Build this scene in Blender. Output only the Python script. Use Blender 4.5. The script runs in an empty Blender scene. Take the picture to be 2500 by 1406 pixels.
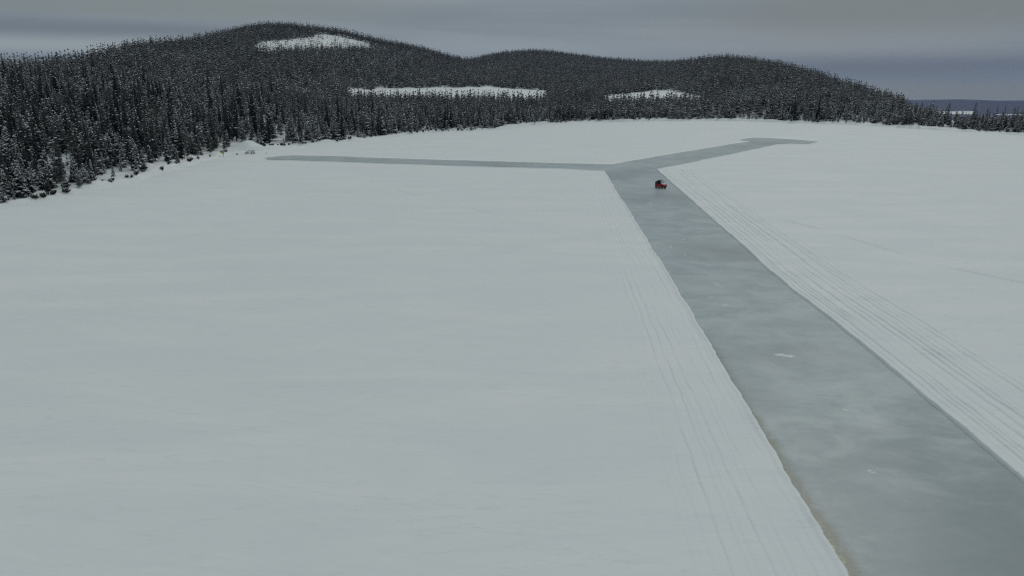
import bpy, bmesh, math, random
import numpy as np
from mathutils import Vector, Matrix
from mathutils.geometry import tessellate_polygon

random.seed(7)
rng = np.random.default_rng(11)
R = math.radians
scene = bpy.context.scene
COL = scene.collection

# ------------------------------------------------------------------ survey
# The photo was surveyed with a drone 24 m above the lake; these turn its
# sight lines into places on the ground.
CAM_H, FPX, PITCH = 24.0, 1785.0, math.atan(513.0 / 1785.0)
CP, SP = math.cos(PITCH), math.sin(PITCH)

def ground(px, py, z=0.0):
    k = (703.0 - py) / FPX
    c = (px - 1250.0) / FPX
    dz = k * CP - SP
    dy = k * SP + CP
    s = (z - CAM_H) / dz
    return (c * s, dy * s)

def to_px(X, Y, Z):
    dep = Y * CP - (Z - CAM_H) * SP
    up = (Z - CAM_H) * CP + Y * SP
    return 1250.0 + FPX * X / dep, 703.0 - FPX * up / dep

# ------------------------------------------------------------------ noise
_perm = np.random.default_rng(3).permutation(4096)
def _h(ix, iy):
    return _perm[(_perm[ix & 4095] + iy) & 4095] / 4095.0
def vnoise(x, y):
    x = np.asarray(x, float); y = np.asarray(y, float)
    ix = np.floor(x).astype(np.int64); iy = np.floor(y).astype(np.int64)
    fx = x - ix; fy = y - iy
    fx = fx * fx * (3 - 2 * fx); fy = fy * fy * (3 - 2 * fy)
    a = _h(ix, iy); b = _h(ix + 1, iy); c = _h(ix, iy + 1); d = _h(ix + 1, iy + 1)
    return (a * (1 - fx) + b * fx) * (1 - fy) + (c * (1 - fx) + d * fx) * fy - 0.5
def fbm(x, y, o=4):
    s = 0; a = 1.0
    for i in range(o):
        s = s + a * vnoise(x * 2 ** i + 17.3 * i, y * 2 ** i - 9.1 * i); a *= 0.5
    return s

# ------------------------------------------------------------------ helpers
def tag(o, label=None, cat=None, group=None, kind=None):
    if label: o['label'] = label
    if cat: o['category'] = cat
    if group: o['group'] = group
    if kind: o['kind'] = kind
    return o

def link(o, parent=None):
    COL.objects.link(o)
    if parent is not None: o.parent = parent
    return o

def empty(name, loc, rz=0.0):
    o = bpy.data.objects.new(name, None)
    o.empty_display_size = 0.3
    o.location = loc; o.rotation_euler = (0, 0, rz)
    return link(o)

def np_mesh(name, V, F, mats, mi=None, smooth=False, attrs=None):
    """F: (n,3) or (n,4) int array"""
    V = np.ascontiguousarray(V, np.float32); F = np.ascontiguousarray(F, np.int32)
    n, k = F.shape
    me = bpy.data.meshes.new(name)
    me.vertices.add(len(V)); me.vertices.foreach_set('co', V.ravel())
    me.loops.add(n * k); me.loops.foreach_set('vertex_index', F.ravel())
    me.polygons.add(n)
    me.polygons.foreach_set('loop_start', np.arange(0, n * k, k, dtype=np.int32))
    if mi is not None: me.polygons.foreach_set('material_index', np.ascontiguousarray(mi, np.int32))
    me.polygons.foreach_set('use_smooth', np.full(n, smooth))
    for m in mats: me.materials.append(m)
    if attrs:
        for an, av in attrs.items():
            at = me.attributes.new(an, 'FLOAT', 'POINT')
            at.data.foreach_set('value', np.ascontiguousarray(av, np.float32))
    me.update(calc_edges=True)
    return me

def np_obj(name, *a, parent=None, **k):
    return link(bpy.data.objects.new(name, np_mesh(name, *a, **k)), parent)

def bm_obj(name, bm, mat, parent=None, smooth=False, bevel=0.0):
    if bevel > 0:
        bmesh.ops.bevel(bm, geom=[e for e in bm.edges if len(e.link_faces) == 2 and e.calc_face_angle(0) > 0.6],
                        offset=bevel, segments=2, profile=0.6, affect='EDGES')
    bmesh.ops.recalc_face_normals(bm, faces=bm.faces)
    me = bpy.data.meshes.new(name)
    bm.to_mesh(me); bm.free()
    me.materials.append(mat)
    if smooth:
        for p in me.polygons: p.use_smooth = True
    return link(bpy.data.objects.new(name, me), parent)

def grid_faces(nu, nv):
    a = np.arange(nu - 1)[:, None] * nv + np.arange(nv - 1)[None, :]
    return np.stack([a, a + 1, a + nv + 1, a + nv], -1).reshape(-1, 4)

# ------------------------------------------------------------------ materials
class NT:
    def __init__(s, nt): s.t = nt; nt.nodes.clear()
    def n(s, typ, **kw):
        nd = s.t.nodes.new(typ)
        for k, v in kw.items():
            if k in nd.inputs.keys(): nd.inputs[k].default_value = v
            else: setattr(nd, k, v)
        return nd
    def l(s, a, b): s.t.links.new(a, b)
    def math(s, op, a, b=None, c=None, clamp=False):
        nd = s.t.nodes.new('ShaderNodeMath'); nd.operation = op; nd.use_clamp = clamp
        for i, x in enumerate((a, b, c)):
            if x is None: continue
            if isinstance(x, (int, float)): nd.inputs[i].default_value = x
            else: s.l(x, nd.inputs[i])
        return nd.outputs[0]
    def mix(s, f, a, b):
        nd = s.t.nodes.new('ShaderNodeMix'); nd.data_type = 'RGBA'
        for i, x in ((0, f), (6, a), (7, b)):
            if isinstance(x, (int, float)): nd.inputs[i].default_value = x
            elif isinstance(x, tuple): nd.inputs[i].default_value = (*x, 1)
            else: s.l(x, nd.inputs[i])
        return nd.outputs[2]
    def ramp(s, f, lo, hi):
        nd = s.t.nodes.new('ShaderNodeMapRange'); nd.interpolation_type = 'SMOOTHSTEP'
        s.l(f, nd.inputs[0]); nd.inputs[1].default_value = lo; nd.inputs[2].default_value = hi
        return nd.outputs[0]
    def noise(s, vec, scale, detail=4, rough=0.55, dist=0.0):
        nd = s.n('ShaderNodeTexNoise'); s.l(vec, nd.inputs['Vector'])
        nd.inputs['Scale'].default_value = scale; nd.inputs['Detail'].default_value = detail
        nd.inputs['Roughness'].default_value = rough; nd.inputs['Distortion'].default_value = dist
        return nd.outputs['Fac']
    def mapping(s, vec, scale=(1, 1, 1), rot=(0, 0, 0)):
        nd = s.n('ShaderNodeMapping'); s.l(vec, nd.inputs['Vector'])
        nd.inputs['Scale'].default_value = scale; nd.inputs['Rotation'].default_value = rot
        return nd.outputs[0]

def new_mat(name):
    m = bpy.data.materials.new(name); m.use_nodes = True
    t = NT(m.node_tree)
    out = t.n('ShaderNodeOutputMaterial'); b = t.n('ShaderNodeBsdfPrincipled')
    t.l(b.outputs[0], out.inputs[0])
    return m, t, b

def pos(t):
    return t.n('ShaderNodeNewGeometry').outputs['Position']

def mat_snow(name, wood=False):
    m, t, b = new_mat(name)
    p = pos(t)
    drift = t.mapping(p, (0.05, 0.16, 0.1), (0, 0, R(12)))
    n1 = t.noise(drift, 1.0, 5, 0.6, 0.6)          # wind-packed sheets
    n2 = t.noise(t.mapping(p, (0.35, 1.3, 1), (0, 0, R(14))), 1.0, 5, 0.62, 0.8)  # small drift ripples
    n3 = t.noise(p, 5.0, 3, 0.6)
    big = t.noise(t.mapping(p, (0.012, 0.02, 0.02)), 1.0, 3, 0.5)
    f = t.ramp(n1, 0.35, 0.68)
    c = t.mix(f, (0.765, 0.812, 0.816), (0.825, 0.858, 0.852))
    c = t.mix(t.math('MULTIPLY', t.ramp(n2, 0.54, 0.74), 0.55), c, (0.695, 0.735, 0.737))
    c = t.mix(t.math('MULTIPLY', t.ramp(big, 0.4, 0.65), 0.5), c, (0.775, 0.815, 0.83))
    crust = t.noise(t.mapping(p, (0.30, 1.05, 1), (0, 0, R(-18))), 1.0, 7, 0.7, 1.8)
    where = t.ramp(t.noise(t.mapping(p, (0.03, 0.05, 1)), 1.0, 4, 0.6), 0.46, 0.62)
    cr = t.math('MULTIPLY', t.ramp(crust, 0.55, 0.68), where)
    c = t.mix(t.math('MULTIPLY', cr, 0.38), c, (0.725, 0.757, 0.752))
    if wood:
        at = t.n('ShaderNodeAttribute', attribute_name='wood').outputs['Fac']
        wn = t.noise(p, 0.02, 4, 0.7)
        fac = t.math('MULTIPLY', at, t.ramp(wn, 0.05, 0.33), clamp=True)
        c = t.mix(fac, c, (0.010, 0.024, 0.095))
    t.l(c, b.inputs['Base Color'])
    b.inputs['Roughness'].default_value = 0.75
    b.inputs['Specular IOR Level'].default_value = 0.2
    h = t.math('ADD', t.math('ADD', t.math('MULTIPLY', n1, 0.6), t.math('MULTIPLY', cr, -0.035)), t.math('ADD', t.math('MULTIPLY', n2, 0.10), t.math('MULTIPLY', n3, 0.012)))
    bp = t.n('ShaderNodeBump', Strength=0.6, Distance=0.5)
    t.l(h, bp.inputs['Height']); t.l(bp.outputs[0], b.inputs['Normal'])
    return m

def mat_ice(name):
    m, t, b = new_mat(name)
    p = pos(t)
    s1 = t.noise(t.mapping(p, (0.17, 0.27, 1), (0, 0, R(16))), 1.0, 7, 0.66, 0.5)
    s2 = t.noise(t.mapping(p, (0.8, 1.7, 1), (0, 0, R(20))), 1.0, 7, 0.72, 0.4)
    s3 = t.noise(t.mapping(p, (0.055, 0.05, 1), (0, 0, R(70))), 1.0, 3, 0.5)
    s4 = t.noise(t.mapping(p, (0.9, 2.6, 1), (0, 0, R(24))), 1.0, 7, 0.72, 1.6)
    c = t.mix(t.ramp(s1, 0.33, 0.68), (0.392, 0.468, 0.482), (0.53, 0.595, 0.605))
    c = t.mix(t.math('MULTIPLY', t.ramp(s2, 0.42, 0.7), 0.42), c, (0.50, 0.555, 0.55))
    c = t.mix(t.math('MULTIPLY', t.ramp(s3, 0.45, 0.7), 0.7), c, (0.345, 0.385, 0.405))
    c = t.mix(t.math('MULTIPLY', t.ramp(s4, 0.62, 0.75), 0.30), c, (0.66, 0.70, 0.69))
    # vignette painted into the ice colour, darkening the near end of the strip
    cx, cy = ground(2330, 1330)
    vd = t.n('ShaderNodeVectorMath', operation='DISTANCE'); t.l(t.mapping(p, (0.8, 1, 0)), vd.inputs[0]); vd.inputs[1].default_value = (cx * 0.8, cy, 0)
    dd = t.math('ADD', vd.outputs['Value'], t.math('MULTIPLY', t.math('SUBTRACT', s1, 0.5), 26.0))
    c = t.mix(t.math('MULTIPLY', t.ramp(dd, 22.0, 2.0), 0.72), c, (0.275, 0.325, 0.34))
    brown = t.math('MULTIPLY', t.ramp(t.noise(t.mapping(p, (0.06, 0.12, 1)), 1.0, 4, 0.6, 0.5), 0.6, 0.72), 0.35)
    c = t.mix(brown, c, (0.41, 0.42, 0.385))
    t.l(c, b.inputs['Base Color'])
    b.inputs['IOR'].default_value = 1.31
    b.inputs['Specular IOR Level'].default_value = 0.2
    rg = t.math('ADD', t.math('MULTIPLY', s2, 0.25), 0.17)
    t.l(rg, b.inputs['Roughness'])
    bp = t.n('ShaderNodeBump', Strength=0.25, Distance=0.05)
    t.l(t.math('ADD', t.math('MULTIPLY', s1, 0.3), t.math('MULTIPLY', s2, 0.25)), bp.inputs['Height'])
    t.l(bp.outputs[0], b.inputs['Normal'])
    return m

def mat_plain(name, col, rough=0.6, var=0.25, scale=4.0, metal=0.0, spec=0.5):
    m, t, b = new_mat(name)
    tc = t.n('ShaderNodeTexCoord').outputs['Object']
    n = t.noise(tc, scale, 4, 0.6)
    lo = tuple(max(0, x * (1 - var)) for x in col); hi = tuple(min(1, x * (1 + var)) for x in col)
    t.l(t.mix(t.ramp(n, 0.3, 0.7), lo, hi), b.inputs['Base Color'])
    b.inputs['Roughness'].default_value = rough
    b.inputs['Metallic'].default_value = metal
    b.inputs['Specular IOR Level'].default_value = spec
    return m

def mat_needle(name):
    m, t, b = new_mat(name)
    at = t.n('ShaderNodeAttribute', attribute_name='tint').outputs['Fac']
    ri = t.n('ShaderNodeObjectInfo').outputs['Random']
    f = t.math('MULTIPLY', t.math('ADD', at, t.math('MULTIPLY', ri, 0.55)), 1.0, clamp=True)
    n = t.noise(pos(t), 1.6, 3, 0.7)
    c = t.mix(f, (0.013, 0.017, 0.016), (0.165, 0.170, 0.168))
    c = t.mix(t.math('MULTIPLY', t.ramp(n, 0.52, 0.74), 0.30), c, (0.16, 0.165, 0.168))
    t.l(c, b.inputs['Base Color'])
    b.inputs['Roughness'].default_value = 0.8
    b.inputs['Specular IOR Level'].default_value = 0.15
    return m

def mat_frost(name):
    m, t, b = new_mat(name)
    n = t.noise(pos(t), 1.3, 3, 0.6)
    t.l(t.mix(t.ramp(n, 0.35, 0.65), (0.50, 0.53, 0.54), (0.80, 0.82, 0.83)), b.inputs['Base Color'])
    b.inputs['Roughness'].default_value = 0.8
    b.inputs['Specular IOR Level'].default_value = 0.15
    return m

M_SNOW = mat_snow('snow')
M_TERR = mat_snow('snow_land', wood=True)
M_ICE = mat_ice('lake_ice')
M_NEEDLE = mat_needle('spruce_needles')
M_TSNOW = mat_frost('snow_on_boughs')
M_BARK = mat_plain('bark', (0.055, 0.045, 0.038), 0.9, 0.4)
M_TWIG = mat_plain('grey_twigs', (0.095, 0.085, 0.078), 0.9, 0.35)
m, t, b = new_mat('stained_slush')
b.inputs['Base Color'].default_value = (0.235, 0.25, 0.16, 1); b.inputs['Roughness'].default_value = 0.4
_n = t.noise(pos(t), 2.2, 4, 0.65)
_a = t.math('MULTIPLY', t.n('ShaderNodeAttribute', attribute_name='wet').outputs['Fac'], t.math('ADD', t.ramp(_n, 0.25, 0.7), 0.25), clamp=True)
t.l(_a, b.inputs['Alpha'])
M_SLUSH = m
M_CLEAN = mat_plain('loose_snow', (0.72, 0.76, 0.76), 0.75, 0.12, 3.0)

# ------------------------------------------------------------------ outline of the cleared ice (from the survey)
def seg(a, b, n): return [(a[0] + (b[0] - a[0]) * i / n, a[1] + (b[1] - a[1]) * i / n) for i in range(n)]
GL = [ground(*p) for p in ((1475, 418), (1512, 478), (1556, 547), (1614, 642), (1668, 732), (1716, 812), (1801, 950), (1905, 1125), (2068, 1406))]
GR = [ground(*p) for p in ((1603, 414), (1656, 460), (1722, 518), (1801, 588), (1874, 654), (1944, 712), (2151, 872), (2330, 1024), (2500, 1172))]
def extend(L, d):
    a = Vector(L[-2]); b = Vector(L[-1]); v = (b - a).normalized()
    return L + [tuple(b + v * d)]
GL = extend(GL, 50); GR = extend(GR, 50)
BR = [ground(*p) for p in ((1475, 418), (1380, 413.5), (1150, 407.5), (900, 399), (800, 395.8), (740, 394), (690, 392.5), (655, 391.5), (643, 388.5),
      (650, 385), (680, 381.8), (720, 380.6), (800, 382.2), (1000, 389.5), (1200, 395.2), (1400, 400.6), (1490, 402.6), (1560, 390.5), (1650, 375.5), (1750, 359), (1806, 349.6), (1832, 347.2),
      (1822, 345.6), (1803, 343.4), (1812, 340.5), (1838, 337.2), (1870, 338), (1925, 341.2), (1960, 343.6), (1998, 347.2), (1972, 353.2), (1930, 352), (1899, 353.4), (1830, 368), (1750, 384.5), (1680, 399), (1603, 414))]

def resample(L, step, amp, fr, seed, z=0.0):
    P = [Vector(p) for p in L]; out = []
    for a, b in zip(P[:-1], P[1:]):
        n = max(1, int((b - a).length / step)); out += [a.lerp(b, i / n) for i in range(n)]
    out.append(P[-1])
    A = np.array([tuple(p) for p in out])
    d = np.gradient(A, axis=0); d /= np.linalg.norm(d, axis=1)[:, None] + 1e-9
    N = np.stack([-d[:, 1], d[:, 0]], 1)
    s = np.concatenate([[0], np.cumsum(np.linalg.norm(np.diff(A, axis=0), axis=1))])
    j = amp * fbm(s * fr + seed * 31.7, s * 0 + seed, 4) + 0.14 * amp * vnoise(s * 1.7, s * 0 + seed * 3) + 0.22 * amp * np.maximum(0, vnoise(s * 0.8, s * 0 + seed * 7))
    w = np.clip(np.minimum(s, s[-1] - s) / 3.0, 0, 1)
    return A + N * (j * w)[:, None], s

EL, sL = resample(GL, 0.33, 0.26, 0.2, 1)
# small ragged teeth left by the plough on the left lip
EL_teeth = 0.16 * np.maximum(0, (((sL * 0.55 + 0.4 * vnoise(sL * 0.3, sL * 0)) % 1.0) - 0.25)) * (vnoise(sL * 0.12, sL * 0 + 5) + 0.6)
ER, sR = resample(GR, 0.33, 0.20, 0.2, 2)
EB, sB = resample(BR, 0.6, 0.5, 0.15, 3)
ICE_Z = -0.16

outline = np.concatenate([EL[::-1], EB[1:-1], ER])       # bottom left -> junction -> branches -> junction -> bottom right
area = 0.5 * np.sum(outline[:, 0] * np.roll(outline[:, 1], -1) - outline[:, 1] * np.roll(outline[:, 0], -1))
def normals(A, closed=True):
    d = (np.roll(A, -1, 0) - np.roll(A, 1, 0)) if closed else np.gradient(A, axis=0)
    d /= np.linalg.norm(d, axis=1)[:, None] + 1e-9
    N = np.stack([d[:, 1], -d[:, 0]], 1)                   # right-hand side
    return N
SGN = 1.0 if area > 0 else -1.0                            # outward = right side for counter-clockwise
tri = tessellate_polygon([[Vector((x, y, 0)) for x, y in outline]])
on = normals(outline) * SGN
V = np.c_[outline + on * 0.35, np.full(len(outline), ICE_Z)]
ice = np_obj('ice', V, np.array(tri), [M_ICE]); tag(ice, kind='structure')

# ------------------------------------------------------------------ shore line and terrain
SHORE = [(-1400, 900), (-900, 690), (-500, 590), (-250, 540), (0, 509), (100, 490), (170, 475), (240, 462), (330, 445), (400, 421), (470, 402), (560, 379), (640, 369), (740, 356), (870, 343),
         (960, 332), (1050, 325), (1200, 318), (1300, 306), (1450, 298.5), (1600, 297), (1700, 296.5), (1800, 296), (1900, 299.5), (2050, 304), (2200, 313), (2330, 321.5), (2420, 327.5), (2500, 333), (2700, 346), (3000, 366), (3600, 410)]
SG = np.array([ground(*p) for p in SHORE]); ST = SG[:, 0] / SG[:, 1]; SY = SG[:, 1]
def shoreY(t):
    y = np.interp(t, ST, SY)
    return y + 2.6 * fbm(t * y * 0.06, y * 0 + 2.2, 4)

KC = {  # photo column: (distance, height) of the land along it
 -1000: ((110, 5), (170, 12), (220, 17), (270, 20), (600, 18)),
 -300: ((180, 6), (240, 12), (300, 18), (360, 22.5), (700, 22)),
 0:   ((200, 6.5), (270, 12.5), (340, 18.5), (420, 24.5), (800, 18)),
 130: ((220, 7), (300, 14), (380, 21), (460, 25.5), (850, 18)),
 240: ((240, 8), (330, 17), (430, 26), (520, 33), (900, 28)),
 340: ((265, 8), (370, 19), (490, 32), (600, 44), (1000, 34)),
 450: ((290, 8), (420, 20), (560, 35), (700, 52), (1100, 40)),
 560: ((330, 8), (480, 23), (660, 45), (880, 71), (1300, 60)),
 620: ((350, 8), (520, 24), (720, 51), (950, 82), (1400, 70)),
 700: ((380, 7), (545, 24), (735, 49), (950, 84), (1400, 70)),
 790: ((410, 5.5), (560, 18), (735, 40), (950, 79), (1400, 70)),
 850: ((450, 4), (560, 6), (715, 15), (950, 76.5), (1400, 60)),
 920: ((470, 3.5), (560, 5), (720, 14), (960, 66), (1400, 55)),
 1020: ((470, 3), (560, 4.5), (725, 14), (1000, 60), (1400, 50)),
 1090: ((470, 3), (560, 4.5), (728, 14), (1030, 50), (1350, 42)),
 1140: ((470, 2.5), (565, 4.5), (730, 14.2), (1060, 41), (1300, 40)),
 1180: ((470, 2.5), (565, 4.5), (735, 14.5), (1200, 54), (1500, 44)),
 1240: ((480, 2.5), (570, 4.5), (738, 14), (1250, 61.5), (1600, 50)),
 1310: ((490, 2.5), (580, 4.5), (740, 12), (1300, 66), (1700, 50)),
 1370: ((490, 2.5), (580, 4.5), (745, 12), (1300, 60.5), (1700, 50)),
 1440: ((500, 2.5), (600, 5), (760, 13), (1300, 54), (1700, 45)),
 1530: ((500, 2.2), (590, 4.5), (730, 9.5), (1250, 47), (1600, 40)),
 1620: ((500, 2.2), (575, 4.5), (715, 11.4), (1150, 43.5), (1500, 34)),
 1680: ((490, 2.5), (565, 5), (705, 13), (1000, 44), (1400, 30)),
 1730: ((480, 2.8), (560, 7), (700, 21), (900, 45.5), (1400, 28)),
 1790: ((470, 4), (560, 10), (700, 26), (870, 42.5), (1350, 24)),
 1860: ((460, 5), (560, 13), (700, 27), (850, 37), (1300, 20)),
 1950: ((450, 4.5), (540, 11), (650, 20), (780, 29), (1200, 12)),
 2050: ((430, 3), (500, 6.5), (600, 12), (700, 16), (1100, 5)),
 2150: ((390, 1.5), (450, 2.8), (530, 4.2), (620, 5.4), (1000, -10)),
 2250: ((370, .8), (410, 1), (450, 1), (500, .2), (900, -30)),
 2330: ((350, .6), (380, .8), (410, .8), (440, .5), (900, -35)),
 2500: ((325, .5), (350, .8), (370, .7), (390, .4), (900, -35)),
 3300: ((310, .5), (340, .8), (360, .7), (380, .4), (900, -35)),
}
FAR_Y = np.array([2560, 2640, 2800, 2900, 3500, 4200, 5200, 8000.0])
FAR_R = np.array([-98, -98, -98.5, -98, -100, -134, -123, -320.0])
FAR_L = np.array([20, 20, 22, 30, 100, 148, 110, 40.0])
cpx = sorted(KC)
KP = np.array([[k[0] for k in KC[p]] for p in cpx], float); KZ = np.array([[k[1] for k in KC[p]] for p in cpx], float)
KT = (np.array(cpx, float) - 1250) / FPX * CP
NTt = 900
TT = np.linspace(-1.1, 1.1, NTt)
def smooth1(A, s, ax):
    r = int(3 * s) + 1
    k = np.exp(-0.5 * (np.arange(-r, r + 1) / s) ** 2); k /= k.sum()
    B = np.moveaxis(A, ax, 0)
    P = np.concatenate([np.repeat(B[:1], r, 0), B, np.repeat(B[-1:], r, 0)])
    C = sum(k[i] * P[i:i + len(B)] for i in range(2 * r + 1))
    return np.moveaxis(C, 0, ax)
YD = np.concatenate([np.arange(60, 1800, 4.0), np.geomspace(1800, 8000, 160)])
ZT = np.zeros((NTt, len(YD)))
wR = np.interp(TT, [(1750 - 1250) / FPX * CP, (2230 - 1250) / FPX * CP], [0, 1])
wL = np.interp(TT, [(150 - 1250) / FPX * CP, (420 - 1250) / FPX * CP], [1, 0])
for i, t in enumerate(TT):
    sy = np.interp(t, ST, SY)
    ky = [np.interp(t, KT, KP[:, j]) for j in range(5)]
    kz = [np.interp(t, KT, KZ[:, j]) for j in range(5)]
    fz = wR[i] * FAR_R + wL[i] * FAR_L + (1 - wR[i] - wL[i]) * 0.0
    ys = np.concatenate([[0, sy, sy + 7], ky, FAR_Y]); zs = np.concatenate([[0, 0, 0.9], kz, fz])
    o = np.argsort(ys); ZT[i] = np.interp(YD, ys[o], zs[o])
ZT = smooth1(smooth1(ZT, 7, 0), 2.0, 1)
MOUND = ground(596, 371)
def land(X, Y):
    X = np.asarray(X, float); Y = np.asarray(Y, float)
    t = np.clip(X / Y, -1.09, 1.09)
    fi = (t + 1.1) / 2.2 * (NTt - 1); i0 = np.clip(fi.astype(int), 0, NTt - 2); a = fi - i0
    fj = np.interp(Y, YD, np.arange(len(YD))); j0 = np.clip(fj.astype(int), 0, len(YD) - 2); b = fj - j0
    z = (ZT[i0, j0] * (1 - a) + ZT[i0 + 1, j0] * a) * (1 - b) + (ZT[i0, j0 + 1] * (1 - a) + ZT[i0 + 1, j0 + 1] * a) * b
    s = Y - shoreY(t)
    bank = np.clip(s / 3.0, 0, 1)
    near = np.clip(1.4 - np.abs(s) / 60.0, 0.25, 1)
    z = z + bank * near * (0.55 * np.maximum(-0.3, fbm(X * 0.16, Y * 0.16, 3)) + 1.1 * fbm(X * 0.03, Y * 0.03, 3))
    lump = np.exp(-((s - 2.2) / 1.9) ** 2) * 1.3 * np.clip(vnoise(X * 0.24, Y * 0.24) + 0.2, 0, 1)
    z = z + lump
    z = z + 2.7 * np.exp(-(((X - MOUND[0]) / 4.4) ** 2 + ((Y - MOUND[1] - 5.5) / 4.2) ** 2))
    far = np.clip((Y - 3000) / 800, 0, 1)
    z = z + far * 14 * fbm(X * 0.0016, Y * 0.0012, 4)
    z = np.where(s < 0, np.minimum(z, -0.03 + 0.25 * s), z)
    return z

# terrain sheet
nT = 520
tt = np.linspace(-1.08, 1.08, nT)
off = np.concatenate([np.arange(-4, 26, 0.9), np.geomspace(27, 1500, 190), np.geomspace(1600, 7600, 110)])
TG, OG = np.meshgrid(tt, off, indexing='ij')
YG = shoreY(TG) + OG; XG = TG * YG
ZG = land(XG, YG)
px_, py_ = to_px(XG, YG, ZG)
wood = np.clip((YG - 900) / 500, 0, 1) * (0.97 - 0.72 * np.clip(-TG * 3 - 1.2, 0, 1) * (YG > 3000))
lakefar = (YG > 2590) & (YG < 2840) & (TG > 0.55) & (TG < 0.615 + 0.0 * YG)
lakefar2 = (YG > 2500) & (YG < 2590) & (TG > 0.645) & (TG < 0.70)
wood = np.where(lakefar | lakefar2, 0, wood)
np_terrain = np_obj('terrain', np.stack([XG, YG, ZG], -1).reshape(-1, 3), grid_faces(nT, len(off))[:, ::-1], [M_TERR], smooth=True, attrs={'wood': wood.ravel()})
tag(np_terrain, kind='structure')

# snow sheet of the frozen lake, cut out where the ice has been cleared
ts = np.linspace(-1.08, 1.08, 260)
ys = shoreY(ts) + 3.0
outer = [(x, y) for x, y in zip(ts * ys, ys)]
outer = outer + [(900, 120), (900, -500), (-900, -500), (-900, 60)]
tri = tessellate_polygon([[Vector((x, y, 0)) for x, y in outer], [Vector((x, y, 0)) for x, y in outline]])
pts = np.array(outer + [tuple(p) for p in outline])
F = np.array(tri)
a, b_, c_ = pts[F[:, 0]], pts[F[:, 1]], pts[F[:, 2]]
cr = (b_[:, 0] - a[:, 0]) * (c_[:, 1] - a[:, 1]) - (b_[:, 1] - a[:, 1]) * (c_[:, 0] - a[:, 0])
F = F[np.abs(cr) > 1e-7]; cr = cr[np.abs(cr) > 1e-7]
F[cr < 0] = F[cr < 0][:, ::-1]
tag(np_obj('snow_field', np.c_[pts, np.zeros(len(pts))], F, [M_SNOW]), kind='structure')

# ------------------------------------------------------------------ ploughed banks beside the ice
def bank(name, E, s, width, du, lines, lip, wall, seed, teeth=None, amp=1.0, steep=1.0):
    Es = smooth1(E, 16.0, 0) if len(E) > 120 and width > 3 else E
    N = normals(Es, closed=False) * SGN
    us = np.concatenate([[-0.10, -0.05, 0.0, 0.05], np.arange(0.12, width, du), [width, width + 0.3]])
    nS, nU = len(s), len(us)
    S, U = np.meshgrid(s, us, indexing='ij')
    H = 0.018 + lip * np.exp(-((U - 0.16) / 0.22) ** 2) * (0.75 + 0.9 * vnoise(S * 0.8, S * 0 + seed))
    H += 0.035 * np.clip(1 - U / width, 0, 1)
    H += 0.030 * fbm(S * 0.5, U * 1.1 + seed, 3) * np.clip(1 - U / width, 0, 1)
    for k, (u0, hgt, ph) in enumerate(lines):
        wob = 0.62 * fbm(S * 0.02 + ph, S * 0 + k * 3.1, 2) + 0.16 * fbm(S * 0.22, S * 0 + k * 5.3, 2)
        fade = np.clip((0.55 if steep > 0 else 0.8) + 2.2 * fbm(S * 0.05 + ph * 2, S * 0 + 7 * k + seed, 2), 0, 1) * np.clip(0.9 + (0.8 if steep > 0 else 0.45) * vnoise(S * 0.7, S * 0 + k), .3, 1.2)
        dU = (U - (u0 + wob)) * steep
        ridge = np.where(dU < 0, np.exp(-(dU / 0.30) ** 2), np.exp(-(dU / 0.09) ** 2))
        H += amp * hgt * fade * (ridge - 0.7 * np.exp(-((dU - 0.17) / 0.10) ** 2))
    edge = np.clip((width - U) / 1.5, 0, 1)
    H = np.maximum(H * edge, 0.006)
    H = np.where(U >= width, -0.03, H)
    H = np.where(us[None, :] < -0.06, ICE_Z - 0.06, H)
    H = np.where((us[None, :] >= -0.06) & (us[None, :] < -0.01), -0.07, H)
    shift = np.zeros_like(U)
    if teeth is not None: shift = -teeth[:, None] * np.clip(1 - np.abs(U) / 0.4, 0, 1)
    X = E[:, 0][:, None] + N[:, 0][:, None] * (U + shift); Y = E[:, 1][:, None] + N[:, 1][:, None] * (U + shift)
    o = np_obj(name, np.stack([X, Y, H], -1).reshape(-1, 3), grid_faces(nS, nU), [M_SNOW], smooth=True)
    me = o.data
    if me.polygons[len(me.polygons) // 2].normal.z < 0: me.flip_normals()
    return tag(o, kind='structure')

LN_L = [(0.75, .05, 1), (1.5, .07, 2), (2.2, .055, 8), (2.8, .065, 3), (3.5, .085, 4), (4.2, .06, 9), (4.8, .09, 5), (5.5, .10, 6), (6.3, .055, 7), (6.9, .05, 10)]
LN_R = [(0.6, .06, 11), (1.2, .085, 12), (1.9, .08, 13), (2.6, .09, 19), (3.4, .10, 14), (4.2, .075, 15), (5.0, .10, 20), (5.8, .11, 16), (6.5, .08, 21), (7.2, .09, 17), (8.0, .07, 18), (8.9, .07, 22), (9.8, .05, 23)]
EL_r, sL_r = EL[::-1], sL[-1] - sL[::-1]
bank('snow_bank', EL_r, sL_r, 7.6, 0.07, LN_L, 0.16, 0.2, 1.3, teeth=EL_teeth[::-1], amp=0.52)
bank('snow_bank', ER, sR, 10.8, 0.08, LN_R, 0.09, 0.2, 5.1, amp=1.3, steep=-1.0)
bank('snow_bank', EB, sB, 1.3, 0.2, [], 0.10, 0.2, 9.7)

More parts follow.
